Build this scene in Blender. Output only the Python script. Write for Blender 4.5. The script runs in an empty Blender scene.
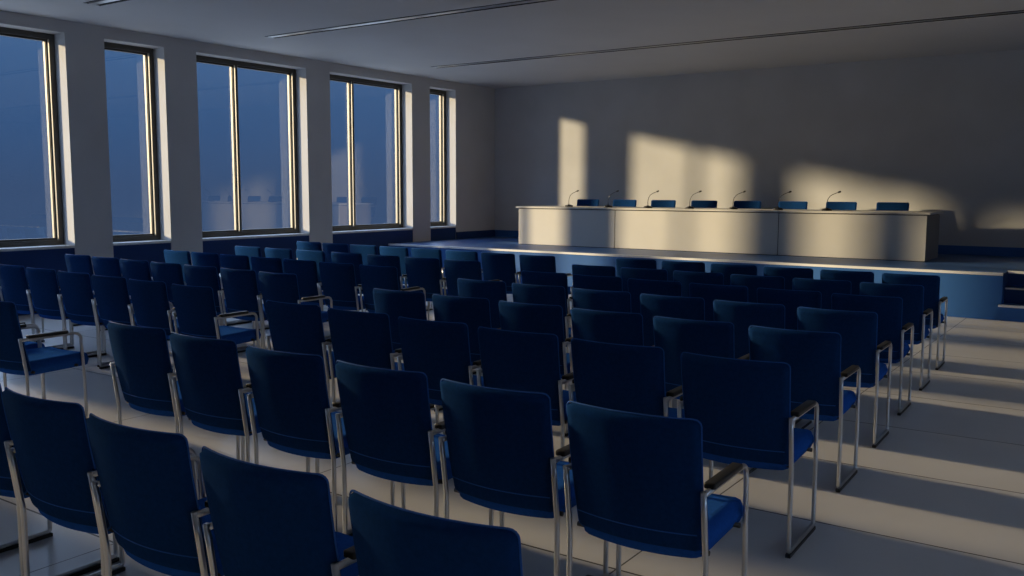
import bpy, bmesh, math
from mathutils import Vector, Matrix

scn = bpy.context.scene
COL = scn.collection

# ------------------------------------------------------------------ materials
def new_mat(name):
    m = bpy.data.materials.new(name); m.use_nodes = True
    nt = m.node_tree
    return m, nt, nt.nodes['Principled BSDF']

def simple(name, col, rough=.5, metal=0., spec=.5, noise=0., nscale=8., bump=0., bscale=60., sheen=0., sheen_tint=(1,1,1), sheen_rough=.4):
    m, nt, b = new_mat(name)
    b.inputs['Base Color'].default_value = (*col, 1)
    b.inputs['Roughness'].default_value = rough
    b.inputs['Metallic'].default_value = metal
    b.inputs['Specular IOR Level'].default_value = spec
    if sheen:
        b.inputs['Sheen Weight'].default_value = sheen
        b.inputs['Sheen Tint'].default_value = (*sheen_tint, 1)
        b.inputs['Sheen Roughness'].default_value = sheen_rough
    if noise or bump:
        tc = nt.nodes.new('ShaderNodeTexCoord')
    if noise:
        n = nt.nodes.new('ShaderNodeTexNoise'); n.inputs['Scale'].default_value = nscale; n.inputs['Detail'].default_value = 6
        nt.links.new(tc.outputs['Object'], n.inputs['Vector'])
        r = nt.nodes.new('ShaderNodeMapRange'); r.inputs[1].default_value = .3; r.inputs[2].default_value = .7
        r.inputs[3].default_value = 1 - noise; r.inputs[4].default_value = 1 + noise
        nt.links.new(n.outputs['Fac'], r.inputs[0])
        mx = nt.nodes.new('ShaderNodeVectorMath'); mx.operation = 'SCALE'
        mx.inputs[0].default_value = col
        nt.links.new(r.outputs[0], mx.inputs['Scale'])
        nt.links.new(mx.outputs[0], b.inputs['Base Color'])
    if bump:
        n2 = nt.nodes.new('ShaderNodeTexNoise'); n2.inputs['Scale'].default_value = bscale; n2.inputs['Detail'].default_value = 4
        nt.links.new(tc.outputs['Object'], n2.inputs['Vector'])
        bp = nt.nodes.new('ShaderNodeBump'); bp.inputs['Strength'].default_value = bump; bp.inputs['Distance'].default_value = .01
        nt.links.new(n2.outputs['Fac'], bp.inputs['Height'])
        nt.links.new(bp.outputs[0], b.inputs['Normal'])
    return m

M = {}
M['wall'] = simple('plaster_grey', (.56, .555, .555), .85, noise=.05, nscale=1.3, bump=.04, bscale=30)
M['backwall'] = simple('plaster_back', (.54, .54, .545), .8, noise=.07, nscale=1.1, bump=.05, bscale=25)
M['ceiling'] = simple('ceiling_paint', (.66, .66, .67), .9, noise=.03, nscale=.8)
M['navy_paint'] = simple('navy_panel_paint', (.007, .040, .155), .6, spec=.25, noise=.05, nscale=2)
M['stage_face'] = simple('stage_blue_paint', (.026, .115, .36), .6, spec=.3, noise=.04, nscale=2)
M['stage_top'] = simple('stage_blue_carpet', (.026, .088, .26), .42, noise=.06, nscale=6, bump=.05, bscale=200)
M['nosing'] = simple('pale_nosing', (.80, .80, .80), .45)
M['sill'] = simple('sill_white', (.70, .69, .67), .5)
M['bronze'] = simple('bronze_frame', (.085, .080, .072), .42, metal=.3)
M['bead'] = simple('glazing_bead', (.50, .46, .37), .5, metal=.2)
M['desk'] = simple('desk_laminate', (.62, .60, .56), .45, noise=.02, nscale=3)
M['desk_side_shaded'] = simple('desk_end_shaded', (.30, .27, .24), .5)  # desk laminate darkened to paint the shade on the ends
M['plinth'] = simple('plinth_black', (.012, .012, .014), .6)
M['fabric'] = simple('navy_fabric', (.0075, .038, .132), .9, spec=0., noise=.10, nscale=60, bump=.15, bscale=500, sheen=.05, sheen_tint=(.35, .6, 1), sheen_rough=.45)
M['lit_seat_fabric'] = simple('blue_lit_seat_fabric', (.017, .090, .365), .9, spec=0., noise=.10, nscale=60, bump=.15, bscale=500, sheen=.03, sheen_tint=(.2, .45, 1), sheen_rough=.45)  # chair fabric again, lightened to paint the light on the seats
M['piping_rim_light'] = simple('blue_piping_rim_light', (.030, .115, .39), .8, spec=.1)  # light blue paints the lit edge of the backrests; also the seam piping
M['chrome'] = simple('brushed_chrome', (.60, .60, .60), .30, metal=1.)
M['black'] = simple('black_plastic', (.018, .017, .016), .42, noise=.1, nscale=30)
M['mic'] = simple('mic_black', (.012, .012, .013), .4, metal=.2)
M['slot_dark'] = simple('slot_dark', (.015, .016, .018), .6)
M['alu'] = simple('satin_aluminium', (.55, .56, .58), .3, metal=1.)

def floor_mat():
    m, nt, b = new_mat('floor_tiles')
    tc = nt.nodes.new('ShaderNodeTexCoord')
    sx = nt.nodes.new('ShaderNodeSeparateXYZ'); nt.links.new(tc.outputs['Object'], sx.inputs[0])
    def mth(op, a, bb=None):
        n = nt.nodes.new('ShaderNodeMath'); n.operation = op
        for i, v in enumerate((a, bb)):
            if v is None: continue
            if hasattr(v, 'node'): nt.links.new(v, n.inputs[i])
            else: n.inputs[i].default_value = v
        return n.outputs[0]
    def joint(sock, off, pitch, w):
        t = mth('DIVIDE', mth('SUBTRACT', sock, off), pitch)
        f = mth('ABSOLUTE', mth('SUBTRACT', mth('FRACT', mth('ADD', t, .5)), .5))
        return mth('LESS_THAN', mth('MULTIPLY', f, pitch), w)
    j = mth('MAXIMUM', joint(sx.outputs['Y'], 4.47, 1.08, .006), joint(sx.outputs['X'], 10.07, 2.05, .004))
    n = nt.nodes.new('ShaderNodeTexNoise'); n.inputs['Scale'].default_value = .9; n.inputs['Detail'].default_value = 8
    nt.links.new(tc.outputs['Object'], n.inputs['Vector'])
    cr = nt.nodes.new('ShaderNodeValToRGB')
    cr.color_ramp.elements[0].position = .3; cr.color_ramp.elements[0].color = (.55, .55, .56, 1)
    cr.color_ramp.elements[1].position = .7; cr.color_ramp.elements[1].color = (.64, .64, .64, 1)
    nt.links.new(n.outputs['Fac'], cr.inputs[0])
    mx = nt.nodes.new('ShaderNodeMix'); mx.data_type = 'RGBA'
    nt.links.new(j, mx.inputs['Factor']); nt.links.new(cr.outputs[0], mx.inputs['A']); mx.inputs['B'].default_value = (.035, .035, .035, 1)
    nt.links.new(mx.outputs['Result'], b.inputs['Base Color'])
    b.inputs['Roughness'].default_value = .34
    b.inputs['Specular IOR Level'].default_value = .45
    return m
M['floor'] = floor_mat()

def glass_mat():
    m = bpy.data.materials.new('window_glass'); m.use_nodes = True
    nt = m.node_tree; nt.nodes.clear()
    out = nt.nodes.new('ShaderNodeOutputMaterial')
    tr = nt.nodes.new('ShaderNodeBsdfTransparent'); tr.inputs[0].default_value = (.93, .95, .95, 1)
    gl = nt.nodes.new('ShaderNodeBsdfGlossy'); gl.inputs['Roughness'].default_value = .0
    fr = nt.nodes.new('ShaderNodeFresnel')
    ge = nt.nodes.new('ShaderNodeNewGeometry'); io = nt.nodes.new('ShaderNodeMapRange')
    io.inputs[3].default_value = 1.85; io.inputs[4].default_value = 1 / 1.85   # leaving the pane is not total reflection
    nt.links.new(ge.outputs['Backfacing'], io.inputs[0]); nt.links.new(io.outputs[0], fr.inputs[0])
    mx = nt.nodes.new('ShaderNodeMixShader')
    nt.links.new(fr.outputs[0], mx.inputs[0]); nt.links.new(tr.outputs[0], mx.inputs[1]); nt.links.new(gl.outputs[0], mx.inputs[2])
    nt.links.new(mx.outputs[0], out.inputs[0])
    return m
M['glass'] = glass_mat()

# ------------------------------------------------------------------ helpers
def link(name, bm, mat, parent=None, smooth=False):
    bmesh.ops.recalc_face_normals(bm, faces=bm.faces)
    me = bpy.data.meshes.new(name); bm.to_mesh(me); bm.free()
    me.materials.append(M[mat] if isinstance(mat, str) else mat)
    if smooth:
        for p in me.polygons: p.use_smooth = True
    o = bpy.data.objects.new(name, me); COL.objects.link(o)
    if parent is not None: o.parent = parent
    return o

def struct(name, bm, mat, parent=None, smooth=False):
    o = link(name, bm, mat, parent, smooth)
    if parent is None: o['kind'] = 'structure'
    return o

def thing(name, label, cat, loc=(0, 0, 0), rz=0., group=None):
    o = bpy.data.objects.new(name, None); COL.objects.link(o)
    o.empty_display_size = .1
    o.location = loc; o.rotation_euler = (0, 0, rz)
    o['label'] = label; o['category'] = cat
    if group: o['group'] = group
    return o

def box(bm, x0, x1, y0, y1, z0, z1, bev=0., seg=2):
    g = bmesh.ops.create_cube(bm, size=1.)
    vs = g['verts']
    for v in vs:
        v.co = Vector(((x0 + x1) / 2 + v.co.x * (x1 - x0), (y0 + y1) / 2 + v.co.y * (y1 - y0), (z0 + z1) / 2 + v.co.z * (z1 - z0)))
    if bev:
        es = list({e for v in vs for e in v.link_edges})
        bmesh.ops.bevel(bm, geom=es, offset=bev, segments=seg, affect='EDGES', profile=.5)
    return bm

def boxbm(*a, **k):
    return box(bmesh.new(), *a, **k)

def slab(axis, us, vs, holes, t0, t1):
    """A slab of thickness t0..t1 along one axis, cut into cells by us x vs, with the cells in holes left open."""
    bm = bmesh.new(); cache = {}
    def P(i, j, t):
        k = (i, j, t)
        if k not in cache:
            a, b = us[i], vs[j]
            c = {'x': (t, a, b), 'y': (a, t, b), 'z': (a, b, t)}[axis]
            cache[k] = bm.verts.new(c)
        return cache[k]
    nu, nv = len(us) - 1, len(vs) - 1
    solid = lambda i, j: 0 <= i < nu and 0 <= j < nv and (i, j) not in holes
    for i in range(nu):
        for j in range(nv):
            if not solid(i, j): continue
            for t in (t0, t1):
                bm.faces.new((P(i, j, t), P(i + 1, j, t), P(i + 1, j + 1, t), P(i, j + 1, t)))
            for (di, dj, a, b) in ((-1, 0, (i, j), (i, j + 1)), (1, 0, (i + 1, j), (i + 1, j + 1)), (0, -1, (i, j), (i + 1, j)), (0, 1, (i, j + 1), (i + 1, j + 1))):
                if not solid(i + di, j + dj):
                    bm.faces.new((P(*a, t0), P(*b, t0), P(*b, t1), P(*a, t1)))
    return bm

def tube(bm, pts, r, n=10, closed=False, rz=None):
    """Round tube along pts (list of Vector); rz = second radius."""
    pts = [Vector(p) for p in pts]; N = len(pts)
    rings = []; up = None
    rs = r if isinstance(r, (list, tuple)) else [r] * N
    for i, p in enumerate(pts):
        if closed: t = (pts[(i + 1) % N] - pts[i - 1]).normalized()
        else: t = (pts[min(i + 1, N - 1)] - pts[max(i - 1, 0)]).normalized()
        if up is None:
            up = Vector((1, 0, 0)) if abs(t.x) < .9 else Vector((0, 0, 1))
        a = (up - t * up.dot(t)).normalized(); b = t.cross(a); up = a
        rings.append([bm.verts.new(p + rs[i] * (math.cos(2 * math.pi * k / n) * a + math.sin(2 * math.pi * k / n) * b)) for k in range(n)])
    rng = range(N if closed else N - 1)
    for i in rng:
        A, B = rings[i], rings[(i + 1) % N]
        for k in range(n):
            bm.faces.new((A[k], A[(k + 1) % n], B[(k + 1) % n], B[k]))
    if not closed:
        bm.faces.new(rings[0]); bm.faces.new(rings[-1])
    return bm

def lathe(bm, prof, cx, cy, n=20):
    rings = []
    for r, z in prof:
        rings.append([bm.verts.new((cx + r * math.cos(2 * math.pi * k / n), cy + r * math.sin(2 * math.pi * k / n), z)) for k in range(n)])
    for A, B in zip(rings, rings[1:]):
        for k in range(n): bm.faces.new((A[k], A[(k + 1) % n], B[(k + 1) % n], B[k]))
    bm.faces.new(rings[0]); bm.faces.new(rings[-1])
    return bm

def arc(c, r, a0, a1, n, f):
    return [f(c[0] + r * math.cos(a0 + (a1 - a0) * i / n), c[1] + r * math.sin(a0 + (a1 - a0) * i / n)) for i in range(n + 1)]

def cushion(W, H, T, R, e, fn, nu=20, nv=18):
    """Padded rounded-rectangle cushion, half width W, half height H, thickness T, corner radius R, edge roundness e; fn maps (u, v, w) to space."""
    bm = bmesh.new()
    cl = lambda n: [-math.cos(math.pi * i / n) * .35 + (2 * i / n - 1) * .65 for i in range(n + 1)]
    ul, vl = cl(nu), cl(nv)
    # rows snapped denser at the rounded corners
    front, back = [], []
    for b in vl:
        v = b * H
        dz = max(0, abs(v) - (H - R))
        w = W - R + math.sqrt(max(0, R * R - dz * dz))
        fr, bk = [], []
        for a in ul:
            u = a * w
            # distance to the outline
            du, dv = max(0, abs(u) - (W - R)), max(0, abs(v) - (H - R))
            if du > 0 and dv > 0: d = R - math.hypot(du, dv)
            else: d = min(W - abs(u), H - abs(v))
            s = max(0, min(1, d / e))
            t = T / 2 * (math.sqrt(max(0, 1 - (1 - s) ** 2)) * .97 + .03)
            fr.append(bm.verts.new(fn(u, v, t))); bk.append(bm.verts.new(fn(u, v, -t)))
        front.append(fr); back.append(bk)
    nV, nU = len(vl), len(ul)
    for j in range(nV - 1):
        for i in range(nU - 1):
            bm.faces.new((front[j][i], front[j][i + 1], front[j + 1][i + 1], front[j + 1][i]))
            bm.faces.new((back[j][i], back[j + 1][i], back[j + 1][i + 1], back[j][i + 1]))
    rim = [(0, i) for i in range(nU)] + [(j, nU - 1) for j in range(1, nV)] + [(nV - 1, i) for i in range(nU - 2, -1, -1)] + [(j, 0) for j in range(nV - 2, 0, -1)]
    for k in range(len(rim)):
        a, b = rim[k], rim[(k + 1) % len(rim)]
        bm.faces.new((front[a[0]][a[1]], back[a[0]][a[1]], back[b[0]][b[1]], front[b[0]][b[1]]))
    return bm

# ------------------------------------------------------------------ the room
X1, Y0, YB = 19., -4.6, 16.487          # right wall, rear wall, back wall
ZC = 3.845; HEAD = 3.685; SILL = .875
ZS, YS = .60, 13.0                      # stage height and front
WINS = [(14.259, 15.096), (11.532, 13.716), (8.791, 10.985), (7.309, 8.242), (4.56, 6.753), (2.40, 4.00), (-.35, 1.85), (-3.1, -.90)]  # the last, unseen openings are added to let in room light

struct('floor', boxbm(-.42, X1, Y0, YB, -.15, 0), 'floor')

# left wall with its window openings
ys = sorted({Y0, YB} | {y for w in WINS for y in w})
zs = [0, .001, SILL - .035, HEAD, ZC + .3]
holes = set()
for a, b in WINS:
    i = ys.index(a)
    for j in (0, 1, 2): holes.add((i, j))
struct('wall_left', slab('x', ys, zs, holes, -.42, 0), 'wall')
# navy parapet panels below the sills
for k, (a, b) in enumerate(WINS):
    z0 = 0
    struct('trim_%d' % (k + 1), boxbm(-.40, -.012, a, b, 0, SILL - .035), 'navy_paint')

us = [-.42, X1]
struct('wall_back', boxbm(-.42, X1, YB, YB + .2, 0, ZC + .3), 'backwall')
RWIN_ADDED = [(a, b) for a, b in WINS if a > -4 and b - a > 1.5 and b < 13]  # unseen right-wall openings, added to bring in fill light
ysr = sorted({Y0, YB} | {y for w in RWIN_ADDED for y in w})
hr = {(ysr.index(a), 1) for a, b in RWIN_ADDED}
struct('wall_right', slab('x', ysr, [0, SILL - .035, HEAD, ZC + .3], hr, X1, X1 + .42), 'wall')
struct('wall_rear', boxbm(-.42, X1 + .2, Y0 - .2, Y0, 0, ZC + .3), 'wall')

SLOTS = [(1.105, 17.5, 12.95, 13.15), (1.21, 17.5, 9.07, 9.27), (1.30, 17.5, 6.26, 6.48)]
cx_ = sorted({-.42, X1} | {v for s in SLOTS for v in s[:2]}); cy_ = sorted({Y0, YB} | {v for s in SLOTS for v in s[2:]})
ch = set()
for x0, x1, y0, y1 in SLOTS:
    for i in range(len(cx_) - 1):
        if cx_[i] >= x0 - 1e-6 and cx_[i + 1] <= x1 + 1e-6: ch.add((i, cy_.index(y0)))
struct('ceiling', slab('z', cx_, cy_, ch, ZC, ZC + .25), 'ceiling')

SLOTLAB = ['long recessed ceiling slot diffuser nearest the back wall', 'long recessed ceiling slot diffuser in the middle of the ceiling', 'recessed ceiling slot diffuser nearest the camera, cut off by the top edge']
for (x0, x1, y0, y1), lab in zip(SLOTS, SLOTLAB):
    t = thing('ceiling_slot_diffuser', lab, 'ceiling vent', ((x0 + x1) / 2, (y0 + y1) / 2, ZC), 0, 'linear slots in the ceiling')
    hx, hy = (x1 - x0) / 2, (y1 - y0) / 2
    b = bmesh.new()
    box(b, -hx, hx, -hy, -hy + .004, -.001, .12); box(b, -hx, hx, hy - .004, hy, -.001, .12)
    box(b, -hx, -hx + .004, -hy + .004, hy - .004, -.001, .12); box(b, hx - .004, hx, -hy + .004, hy - .004, -.001, .12)
    box(b, -hx, hx, -hy, hy, .12, .125)
    link('housing', b, 'slot_dark', t)
    b = bmesh.new()
    for s in (-1, 1):
        ya, yb = sorted((s * (hy - .004), s * (hy - .020)))
        box(b, -hx + .004, hx - .004, ya, yb, -.004, .006)
    link('flange', b, 'slot_dark', t)
    link('blade', boxbm(-hx + .006, hx - .006, -.045, .045, -.003, .02, bev=.003), 'alu', t)

# ------------------------------------------------------------------ windows
MULL = {1: 12.36, 2: 9.73, 4: 5.45, 6: .75, 7: -2.}
XI, XO = -.255, -.375                  # frame planes (room side / outer side)
def window(k, a, b, m=None, X=0., sg=1):
    """One window; X, sg place it on the left wall (0, 1) or facing it on the right wall (X1, -1)."""
    z0, z1 = SILL, HEAD
    F, S, B = .07, .026, .009
    def mir(bm):
        if sg < 0:
            for v in bm.verts: v.co.x = -v.co.x
        for v in bm.verts: v.co.x += X
        return bm
    ys_ = [a, a + F, b - F, b]; hol = {(1, 1)}
    if m:
        ys_ = [a, a + F, m - .016, m + .016, b - F, b]; hol = {(1, 1), (3, 1)}
    w = struct('window_%d' % k, mir(slab('x', ys_, [z0, z0 + F, z1 - F, z1], hol, XO, XI)), 'bronze')
    panes = [(a + F, b - F)] if not m else [(a + F, m - .016), (m + .016, b - F)]
    for p0, p1 in panes:
        q0, q1 = z0 + F, z1 - F
        sash = link('sash', mir(slab('x', [p0, p0 + S, p1 - S, p1], [q0, q0 + S, q1 - S, q1], {(1, 1)}, XO + .012, XI - .045)), 'bronze', w)
        # pale beads on the upright sides of each light
        for yy, d in ((p0 + S, 1), (p1 - S, -1)):
            y_a, y_b = sorted((yy, yy + d * B))
            link('glazing_bead', mir(boxbm(XO + .018, XI - .060, y_a, y_b, q0 + S, q1 - S)), 'bead', sash)
        for yy, d in ((p0, 1), (p1, -1)):
            y_a, y_b = sorted((yy, yy + d * .008))
            link('cover_strip', mir(boxbm(XI - .042, XI - .004, y_a, y_b, q0, q1)), 'bead', sash)
        link('glass_pane', mir(boxbm(XO + .026, XO + .032, p0 + S + B, p1 - S - B, q0 + S, q1 - S)), 'glass', w)
    link('window_sill', mir(boxbm(-.30, .0, a + .001, b - .001, SILL - .035, SILL, bev=.004)), 'sill', w)
    link('outer_sill', mir(boxbm(-.47, -.30, a + .001, b - .001, SILL - .035, SILL - .005)), 'alu', w)
    return w
for k, (a, b) in enumerate(WINS): window(k + 1, a, b, MULL.get(k))
for k, (a, b) in enumerate(RWIN_ADDED): window(len(WINS) + k + 1, a, b, None, X1, -1)  # added fill-light windows, out of view

# ------------------------------------------------------------------ the stage and its steps
SX0, SX1 = 10.46, 12.06                # step recess
bm = slab('z', [0, SX0, SX1, X1], [YS, YS + .46, YB], {(1, 0)}, 0, ZS - .012)
struct('stage', bm, 'stage_face')
bm = slab('z', [0, SX0, SX1, X1], [YS + .004, YS + .46, YB], {(1, 0)}, ZS - .012, ZS)
struct('floor_stage', bm, 'stage_top')
struct('trim_11', boxbm(0, SX0, YS - .012, YS + .045, ZS - .03, ZS + .003, bev=.003), 'nosing')
struct('trim_12', boxbm(SX1, X1, YS - .012, YS + .045, ZS - .03, ZS + .003, bev=.003), 'nosing')
struct('trim_13', boxbm(SX0, SX1, YS + .448, YS + .50, ZS - .03, ZS + .003, bev=.003), 'nosing')
b = bmesh.new()
box(b, SX0 + .002, SX1 - .002, YS - .0, YS + .23, 0, .19); box(b, SX0 + .002, SX1 - .002, YS + .23, YS + .458, 0, .39)
st = struct('stage_steps', b, 'navy_paint')
link('riser_panel', boxbm(SX0 + .002, SX1 - .002, YS + .440, YS + .456, .402, ZS - .032), 'navy_paint', st)
link('recess_cheek', boxbm(SX0 + .001, SX0 + .010, YS + .03, YS + .44, .402, ZS - .002), 'navy_paint', st)
link('step_nosing', boxbm(SX0 + .012, SX1 - .012, YS + .205, YS + .24, .382, .403, bev=.003), 'alu', st)
link('riser_panel', boxbm(SX0 - .0, SX1, YS - .022, YS - .002, 0, .175), 'stage_face', st)
link('step_nosing', boxbm(SX0 - .03, SX1 + .03, YS - .045, YS + .02, .175, .203, bev=.003), 'nosing', st)
link('tread', boxbm(SX0 + .002, SX1 - .002, YS + .02, YS + .228, .19, .2), 'stage_top', st)
link('tread', boxbm(SX0 + .002, SX1 - .002, YS + .215, YS + .458, .39, .4), 'stage_top', st)

# blue skirting above the stage
struct('baseboard_back', boxbm(0, X1, YB - .018, YB, ZS, .745), 'stage_face')
struct('baseboard_left', boxbm(0, .018, 15.096, YB - .018, ZS, .748), 'navy_paint')

# ------------------------------------------------------------------ the speakers' desk
DX0, DX1, DY0, DY1, DZ = 2.06, 9.28, 14.41, 15.44, 1.322
t = thing('speakers_desk', 'long cream panelled speakers\' desk on the blue stage before the back wall', 'desk', ((DX0 + DX1) / 2, (DY0 + DY1) / 2, ZS))
ox, oy = t.location.x, t.location.y
def D(name, x0, x1, y0, y1, z0, z1, mat, bev=0.):
    return link(name, boxbm(x0 - ox, x1 - ox, y0 - oy, y1 - oy, z0 - ZS, z1 - ZS, bev=bev), mat, t)
D('plinth', DX0 + .02, DX1 - .02, DY0 + .022, DY1 - .02, ZS, ZS + .055, 'plinth')
seams = [DX0, 4.135, 7.085, DX1]
for a, b in zip(seams, seams[1:]):
    D('front_panel', a + (.0 if a == DX0 else .007), b - (.0 if b == DX1 else .007), DY0, DY0 + .02, ZS + .010, DZ - .045, 'desk', .0015)
D('backing', DX0 + .01, DX1 - .01, DY0 + .021, DY0 + .035, ZS + .055, DZ - .03, 'plinth')
D('end_panel', DX0, DX0 + .02, DY0 + .02, DY1, ZS + .010, DZ - .045, 'desk_side_shaded')
D('end_panel', DX1 - .02, DX1, DY0 + .02, DY1, ZS + .010, DZ - .045, 'desk_side_shaded')
D('top_rail', DX0 + .015, DX1 - .015, DY0 + .015, DY1 - .015, DZ - .045, DZ - .03, 'plinth')
D('tabletop', DX0 - .05, DX1 + .05, DY0 - .03, DY1 + .03, DZ - .03, DZ, 'desk', .003)

# ------------------------------------------------------------------ microphones
ORD = ['leftmost', 'second from the left', 'third from the left', 'fourth, in the middle', 'third from the right', 'second from the right', 'rightmost']
for k, x in enumerate([2.97, 3.81, 4.61, 5.41, 6.19, 6.96, 7.74]):
    t = thing('gooseneck_microphone', 'black gooseneck microphone on the cream desk, %s of seven' % ORD[k], 'microphone', (x, 14.75, DZ), 0, 'microphones along the desk')
    b = lathe(bmesh.new(), [(.078, 0), (.080, .014), (.070, .028), (.030, .038), (.014, .046)], 0, 0)
    base = link('base', b, 'mic', t, True)
    link('talk_button', boxbm(-.012, .012, -.062, -.044, .026, .034, bev=.002), 'alu', base)
    pts = [Vector((0, 0, .035)), Vector((-.002, 0, .10)), Vector((.004, 0, .15)), Vector((.02, 0, .195)), Vector((.048, .0, .232)), Vector((.085, .0, .256)), Vector((.13, .0, .275)), Vector((.165, 0, .288))]
    link('gooseneck', tube(bmesh.new(), pts, .0055, 8), 'mic', t, True)
    d = (pts[-1] - pts[-2]).normalized()
    hp = [pts[-1] - d * .004, pts[-1] + d * .004, pts[-1] + d * .04, pts[-1] + d * .048]
    link('microphone_head', tube(bmesh.new(), hp, [.006, .013, .014, .008], 10), 'mic', t, True)

# ------------------------------------------------------------------ the chair
FX = .262                               # half distance between the two side frames
def make_chair(ztop=.895):
    t = thing('conference_chair', 'x', 'chair')
    # backrest: curved around the sitter, leaning back
    W, zb0 = .254, .408
    zc, H = (ztop + zb0) / 2, (ztop - zb0) / 2
    def back(u, v, w):
        z = zc + v
        s = max(0, min(1, (z - .47) / (ztop - .47)))
        y = .075 * (1 - s) ** 1.25 - .004
        if z < .49: y += 1.1 * (.49 - z) ** 1.6      # the shell turns in under the seat
        y += -.042 + .045 * (u / W) ** 2
        return Vector((u * (1 - .03 * (1 - s)), y + w + .012, z))
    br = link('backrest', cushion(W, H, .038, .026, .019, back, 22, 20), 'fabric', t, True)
    link('piping', tube(bmesh.new(), [back(W * .93 * (2 * k / 16 - 1), .482 - zc, -.0187) for k in range(17)], 0.0028, 6), 'piping_rim_light', br, True)
    # thin light strip around the backrest edge, painting its lit rim
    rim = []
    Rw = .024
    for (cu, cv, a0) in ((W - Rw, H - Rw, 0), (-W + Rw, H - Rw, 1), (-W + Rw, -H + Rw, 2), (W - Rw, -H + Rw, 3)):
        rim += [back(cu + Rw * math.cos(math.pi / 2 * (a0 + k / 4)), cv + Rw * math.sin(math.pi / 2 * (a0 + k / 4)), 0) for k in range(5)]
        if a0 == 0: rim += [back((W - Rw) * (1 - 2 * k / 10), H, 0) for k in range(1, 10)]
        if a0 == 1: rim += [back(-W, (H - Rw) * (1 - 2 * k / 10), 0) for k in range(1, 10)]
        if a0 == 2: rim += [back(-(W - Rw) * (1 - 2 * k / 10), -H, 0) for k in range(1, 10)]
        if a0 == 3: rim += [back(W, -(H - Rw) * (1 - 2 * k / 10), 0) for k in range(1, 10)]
    link('painted_rim_light', tube(bmesh.new(), rim, .0030, 6, closed=True), 'piping_rim_light', br, True)
    # seat with a waterfall front and a bowed rear
    SW, SH = .246, .234
    def seat(u, v, w):
        s = (v + SH) / (2 * SH)         # 0 rear .. 1 front
        y = .306 + v + (1 - s) * (.040 * (u / SW) ** 2 - .028)
        z = .430 + w + .012 * s - .010 * max(0, (s - .8) / .2) ** 2 - .006 * (1 - (u / SW) ** 2)
        return Vector((u, y, z))
    link('seat', cushion(SW, SH, .098, .05, .036, seat), 'lit_seat_fabric', t, True)
    # side frames: one bent tube each
    r = .0108
    for s in (-1, 1):
        x = s * FX
        f = lambda y, z: Vector((x, y, z))
        zt, zb, yr, yf, yt = .638, .026, .058, .468, .024
        pts = [f(yt - .001, zt + .011), f(yt + .012, .56), f(yr - .006, .44), f(yr - .001, .405), f(yr, .37), f(yr, .10)]
        pts += arc((yr + .014, zb + .014), .014, math.pi, 1.5 * math.pi, 4, f)
        pts += arc((yf - .014, zb + .014), .014, 1.5 * math.pi, 2 * math.pi, 4, f)
        pts += [f(yf, .30)]
        pts += arc((yf - .075, zt - .06), .06, 0, math.pi / 2, 6, lambda y, z: f(y + .012 * (1 - (zt - z) / .06), z))
        pts += [f(.12, zt), f(yt + .002, zt)]
        fr = link('side_frame', tube(bmesh.new(), pts, r, 10), 'chrome', t, True)
        link('armrest_pad', boxbm(x - .021, x + .021, .075, .355, zt + .006, zt + .028, bev=.006, seg=3), 'black', fr, True)
        link('floor_glide', boxbm(x - .012, x + .012, yr - .010, yf + .008, 0, .018, bev=.003), 'black', fr)
    # bars joining the frames below the seat
    for y in (.11, .42):
        link('crossbar', tube(bmesh.new(), [(-FX + .006, y, .408), (FX - .006, y, .408)], .010, 8), 'black', t, True)
        # (each bar carries the seat pan)
    return t

proto = make_chair()
proto_low = make_chair(.848)         # the speakers' chairs have a lower back
def dup(root):
    r = root.copy(); COL.objects.link(r)
    for c in root.children:
        d = c.copy(); COL.objects.link(d); d.parent = r
        for g in c.children:
            e = g.copy(); COL.objects.link(e); e.parent = d
    return r
used = set()
def place(x, y, z, rz, label, group, src=None, dx=0., dy=0., sc=1.):
    src = src or proto
    if src not in used: o = src; used.add(src)
    else: o = dup(src)
    x, y = x + dx, y + dy
    o.location = (x, y, z); o.rotation_euler = (0, 0, rz); o.scale = (sc, sc, sc)
    o['label'] = label; o['group'] = group

R = math.radians
# right-hand block: rows from the camera to the stage, seats from the right aisle leftwards
RB = [
 [(10.50, 1.59), (9.87, 1.62), (9.23, 1.65), (8.59, 1.69), (7.95, 1.72)],
 [(10.43, 2.76), (9.82, 2.79), (9.20, 2.82), (8.57, 2.84), (7.92, 2.87), (7.29, 2.90)],
 [(10.36, 3.93), (9.74, 3.96), (9.12, 3.99), (8.50, 4.02), (7.87, 4.05), (7.24, 4.08)],
 [(10.31, 4.96), (9.70, 4.99), (9.10, 5.02), (8.50, 5.05), (7.88, 5.08), (7.26, 5.11)],
 [(10.28, 5.95), (9.68, 5.99), (9.09, 6.03), (8.49, 6.06), (7.89, 6.10), (7.29, 6.14)],
 [(10.24, 6.91), (9.65, 6.96), (9.06, 7.00), (8.47, 7.04), (7.885, 7.09), (7.30, 7.13)],
 [(10.21, 7.89), (9.63, 7.93), (9.05, 7.96), (8.47, 7.99), (7.89, 8.03), (7.31, 8.06)],
 [(10.16, 8.91), (9.58, 8.95), (9.00, 8.99), (8.42, 9.03), (7.84, 9.07), (7.26, 9.11)]]
RSH = [(.012, .0, 1.), (.030, -.03, 1.), (.025, -.05, 1.), (.015, -.03, .99), (.0, .0, .985), (-.012, .03, .98), (-.02, .04, .98), (-.02, .04, .98)]
RROW = ['rearmost row', 'second row from the rear', 'third row from the rear', 'fourth row from the rear', 'fourth row from the stage', 'third row from the stage', 'second row from the stage', 'front row below the stage']
RSEAT = ['at the right aisle', 'second from the right aisle', 'third from the right aisle', 'fourth from the right aisle', 'second from the central aisle', 'at the central aisle']
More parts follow.
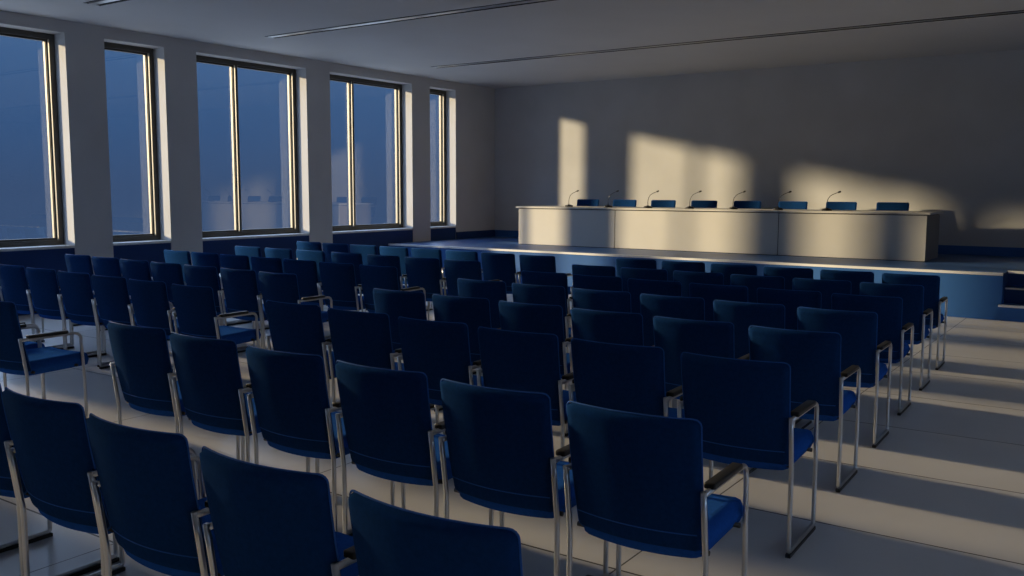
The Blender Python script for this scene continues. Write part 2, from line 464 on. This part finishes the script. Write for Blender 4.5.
for i, row in enumerate(RB):
    for j, (x, y) in enumerate(row):
        place(x, y, 0, R(1.5), 'navy chair, right block, %s, %s' % (RROW[i], RSEAT[j]), 'chairs of the right block', None, RSH[i][0], RSH[i][1] * (1 - j / 5), RSH[i][2])
# window-side block: rows from the camera to the stage, seats from the central aisle to the windows
LB = [
 [(5.53, 3.01), (4.90, 3.04)],
 [(5.63, 4.49), (4.98, 4.52), (4.37, 4.55), (3.75, 4.58), (3.12, 4.61), (2.49, 4.64)],
 [(5.32, 5.64), (4.72, 5.67), (4.10, 5.70), (3.49, 5.73), (2.88, 5.76), (2.28, 5.79), (1.67, 5.82)],
 [(5.54, 6.75), (4.92, 6.78), (4.32, 6.82), (3.735, 6.85), (3.14, 6.88), (2.54, 6.92), (1.95, 6.95)],
 [(5.77, 7.84), (5.17, 7.87), (4.56, 7.89), (3.93, 7.92), (3.27, 7.95), (2.64, 7.98), (2.01, 8.00)],
 [(6.02, 8.96), (5.42, 9.00), (4.83, 9.04), (4.21, 9.09), (3.61, 9.13), (3.00, 9.18), (2.41, 9.22), (1.83, 9.26)]]
LROW = ['rearmost row', 'second row from the rear', 'third row from the rear', 'third row from the stage', 'second row from the stage', 'front row beside the stage']
LSEAT = ['at the central aisle', 'second from the central aisle', 'third from the central aisle', 'fourth from the central aisle', 'fifth from the central aisle', 'sixth from the central aisle', 'seventh from the central aisle', 'nearest the windows']
for i, row in enumerate(LB):
    for j, (x, y) in enumerate(row):
        place(x, y, 0, R(2.), 'navy chair, window-side block, %s, %s' % (LROW[i], LSEAT[j]), 'chairs of the window-side block', None, 0., 0., 1. if i == 0 else .975)
# eight speakers' chairs behind the desk
SORD = ['leftmost of eight', 'second from the left', 'third from the left', 'fourth from the left', 'fourth from the right', 'third from the right', 'second from the right', 'rightmost, with no microphone before it']
for k in range(8):
    place(2.665 + .828 * k, 16.02, ZS, R(180 + 1.), 'blue speaker\'s chair behind the cream desk, %s' % SORD[k], 'chairs behind the desk', proto_low)

# ------------------------------------------------------------------ unseen block, added to keep the sun off the rear windows
b = boxbm(-7, -5, -40, -.8, -3, 5.2)
box(b, -7.1, -4.9, -40.1, -.75, 5.2, 5.35)
struct('wall_sun_block', b, 'wall')
# ------------------------------------------------------------------ light
sun = bpy.data.lights.new('sun', 'SUN'); so = bpy.data.objects.new('sun', sun); COL.objects.link(so)
d = Vector((1.23, 1.0, -.286)).normalized()
so.rotation_euler = d.to_track_quat('-Z', 'Y').to_euler()
sun.energy = 7.0; sun.angle = R(3.4); sun.color = (1.0, .77, .47)

# added second sun, square to the window wall, laying bands on the floor
sun2 = bpy.data.lights.new('sun_added', 'SUN'); so2 = bpy.data.objects.new('sun_added', sun2); COL.objects.link(so2)
so2.rotation_euler = Vector((1., -.02, -.225)).normalized().to_track_quat('-Z', 'Y').to_euler()
sun2.energy = 5.6; sun2.angle = R(2.4); sun2.color = (1.0, .75, .46)

w = bpy.data.worlds.new('dusk'); scn.world = w; w.use_nodes = True
nt = w.node_tree; nt.nodes.clear()
out = nt.nodes.new('ShaderNodeOutputWorld'); bg = nt.nodes.new('ShaderNodeBackground')
tc = nt.nodes.new('ShaderNodeTexCoord'); sp = nt.nodes.new('ShaderNodeSeparateXYZ')
nt.links.new(tc.outputs['Generated'], sp.inputs[0])
mr = nt.nodes.new('ShaderNodeMapRange'); mr.inputs[1].default_value = -1.; mr.inputs[2].default_value = 1.
nt.links.new(sp.outputs['Z'], mr.inputs[0])
cr = nt.nodes.new('ShaderNodeValToRGB'); e = cr.color_ramp.elements
# straight down: the ground out in the evening sun; the horizon band is what the windows show; above it the open sky
e[0].position = 0; e[0].color = (1.0, 1.15, 1.45, 1)
e[1].position = 1; e[1].color = (2.3, 3.2, 5.0, 1)
for pos, c in ((.40, (.75, .9, 1.15)), (.46, (.056, .105, .225)), (.50, (.054, .102, .225)), (.53, (.050, .116, .275)), (.58, (.064, .152, .345)), (.62, (1.8, 2.5, 3.9))):
    q = e.new(pos); q.color = (*c, 1)
nt.links.new(mr.outputs[0], cr.inputs[0]); nt.links.new(cr.outputs[0], bg.inputs[0]); bg.inputs[1].default_value = 1.0
nt.links.new(bg.outputs[0], out.inputs[0])

# ------------------------------------------------------------------ camera
f, yaw, pit, rol = 908.426, .6041, .1081, .0029
cy, sy, cp, sp_ = math.cos(yaw), math.sin(yaw), math.cos(pit), math.sin(pit)
fwd = Vector((-sy * cp, cy * cp, -sp_)); rt = Vector((cy, sy, 0)); up = rt.cross(fwd)
r2 = math.cos(rol) * rt + math.sin(rol) * up; u2 = math.cos(rol) * up - math.sin(rol) * rt
cam = bpy.data.cameras.new('camera'); co = bpy.data.objects.new('camera', cam); COL.objects.link(co)
cam.sensor_width = 36; cam.lens = f / 1024 * 36; cam.clip_start = .05
mt = Matrix((( r2.x, u2.x, -fwd.x, 11.854), (r2.y, u2.y, -fwd.y, 0.), (r2.z, u2.z, -fwd.z, 1.644), (0, 0, 0, 1)))
co.matrix_world = mt
scn.camera = co

scn.view_settings.view_transform = 'Standard'
scn.view_settings.look = 'None'
scn.view_settings.exposure = 0.; scn.view_settings.gamma = 1.
scn.view_settings.use_curve_mapping = False
scn.cycles.max_bounces = 10; scn.cycles.diffuse_bounces = 6; scn.cycles.glossy_bounces = 5; scn.cycles.transparent_max_bounces = 12
scn.cycles.use_denoising = True
scn.cycles.sample_clamp_indirect = 6.
scn.cycles.caustics_reflective = False; scn.cycles.caustics_refractive = False
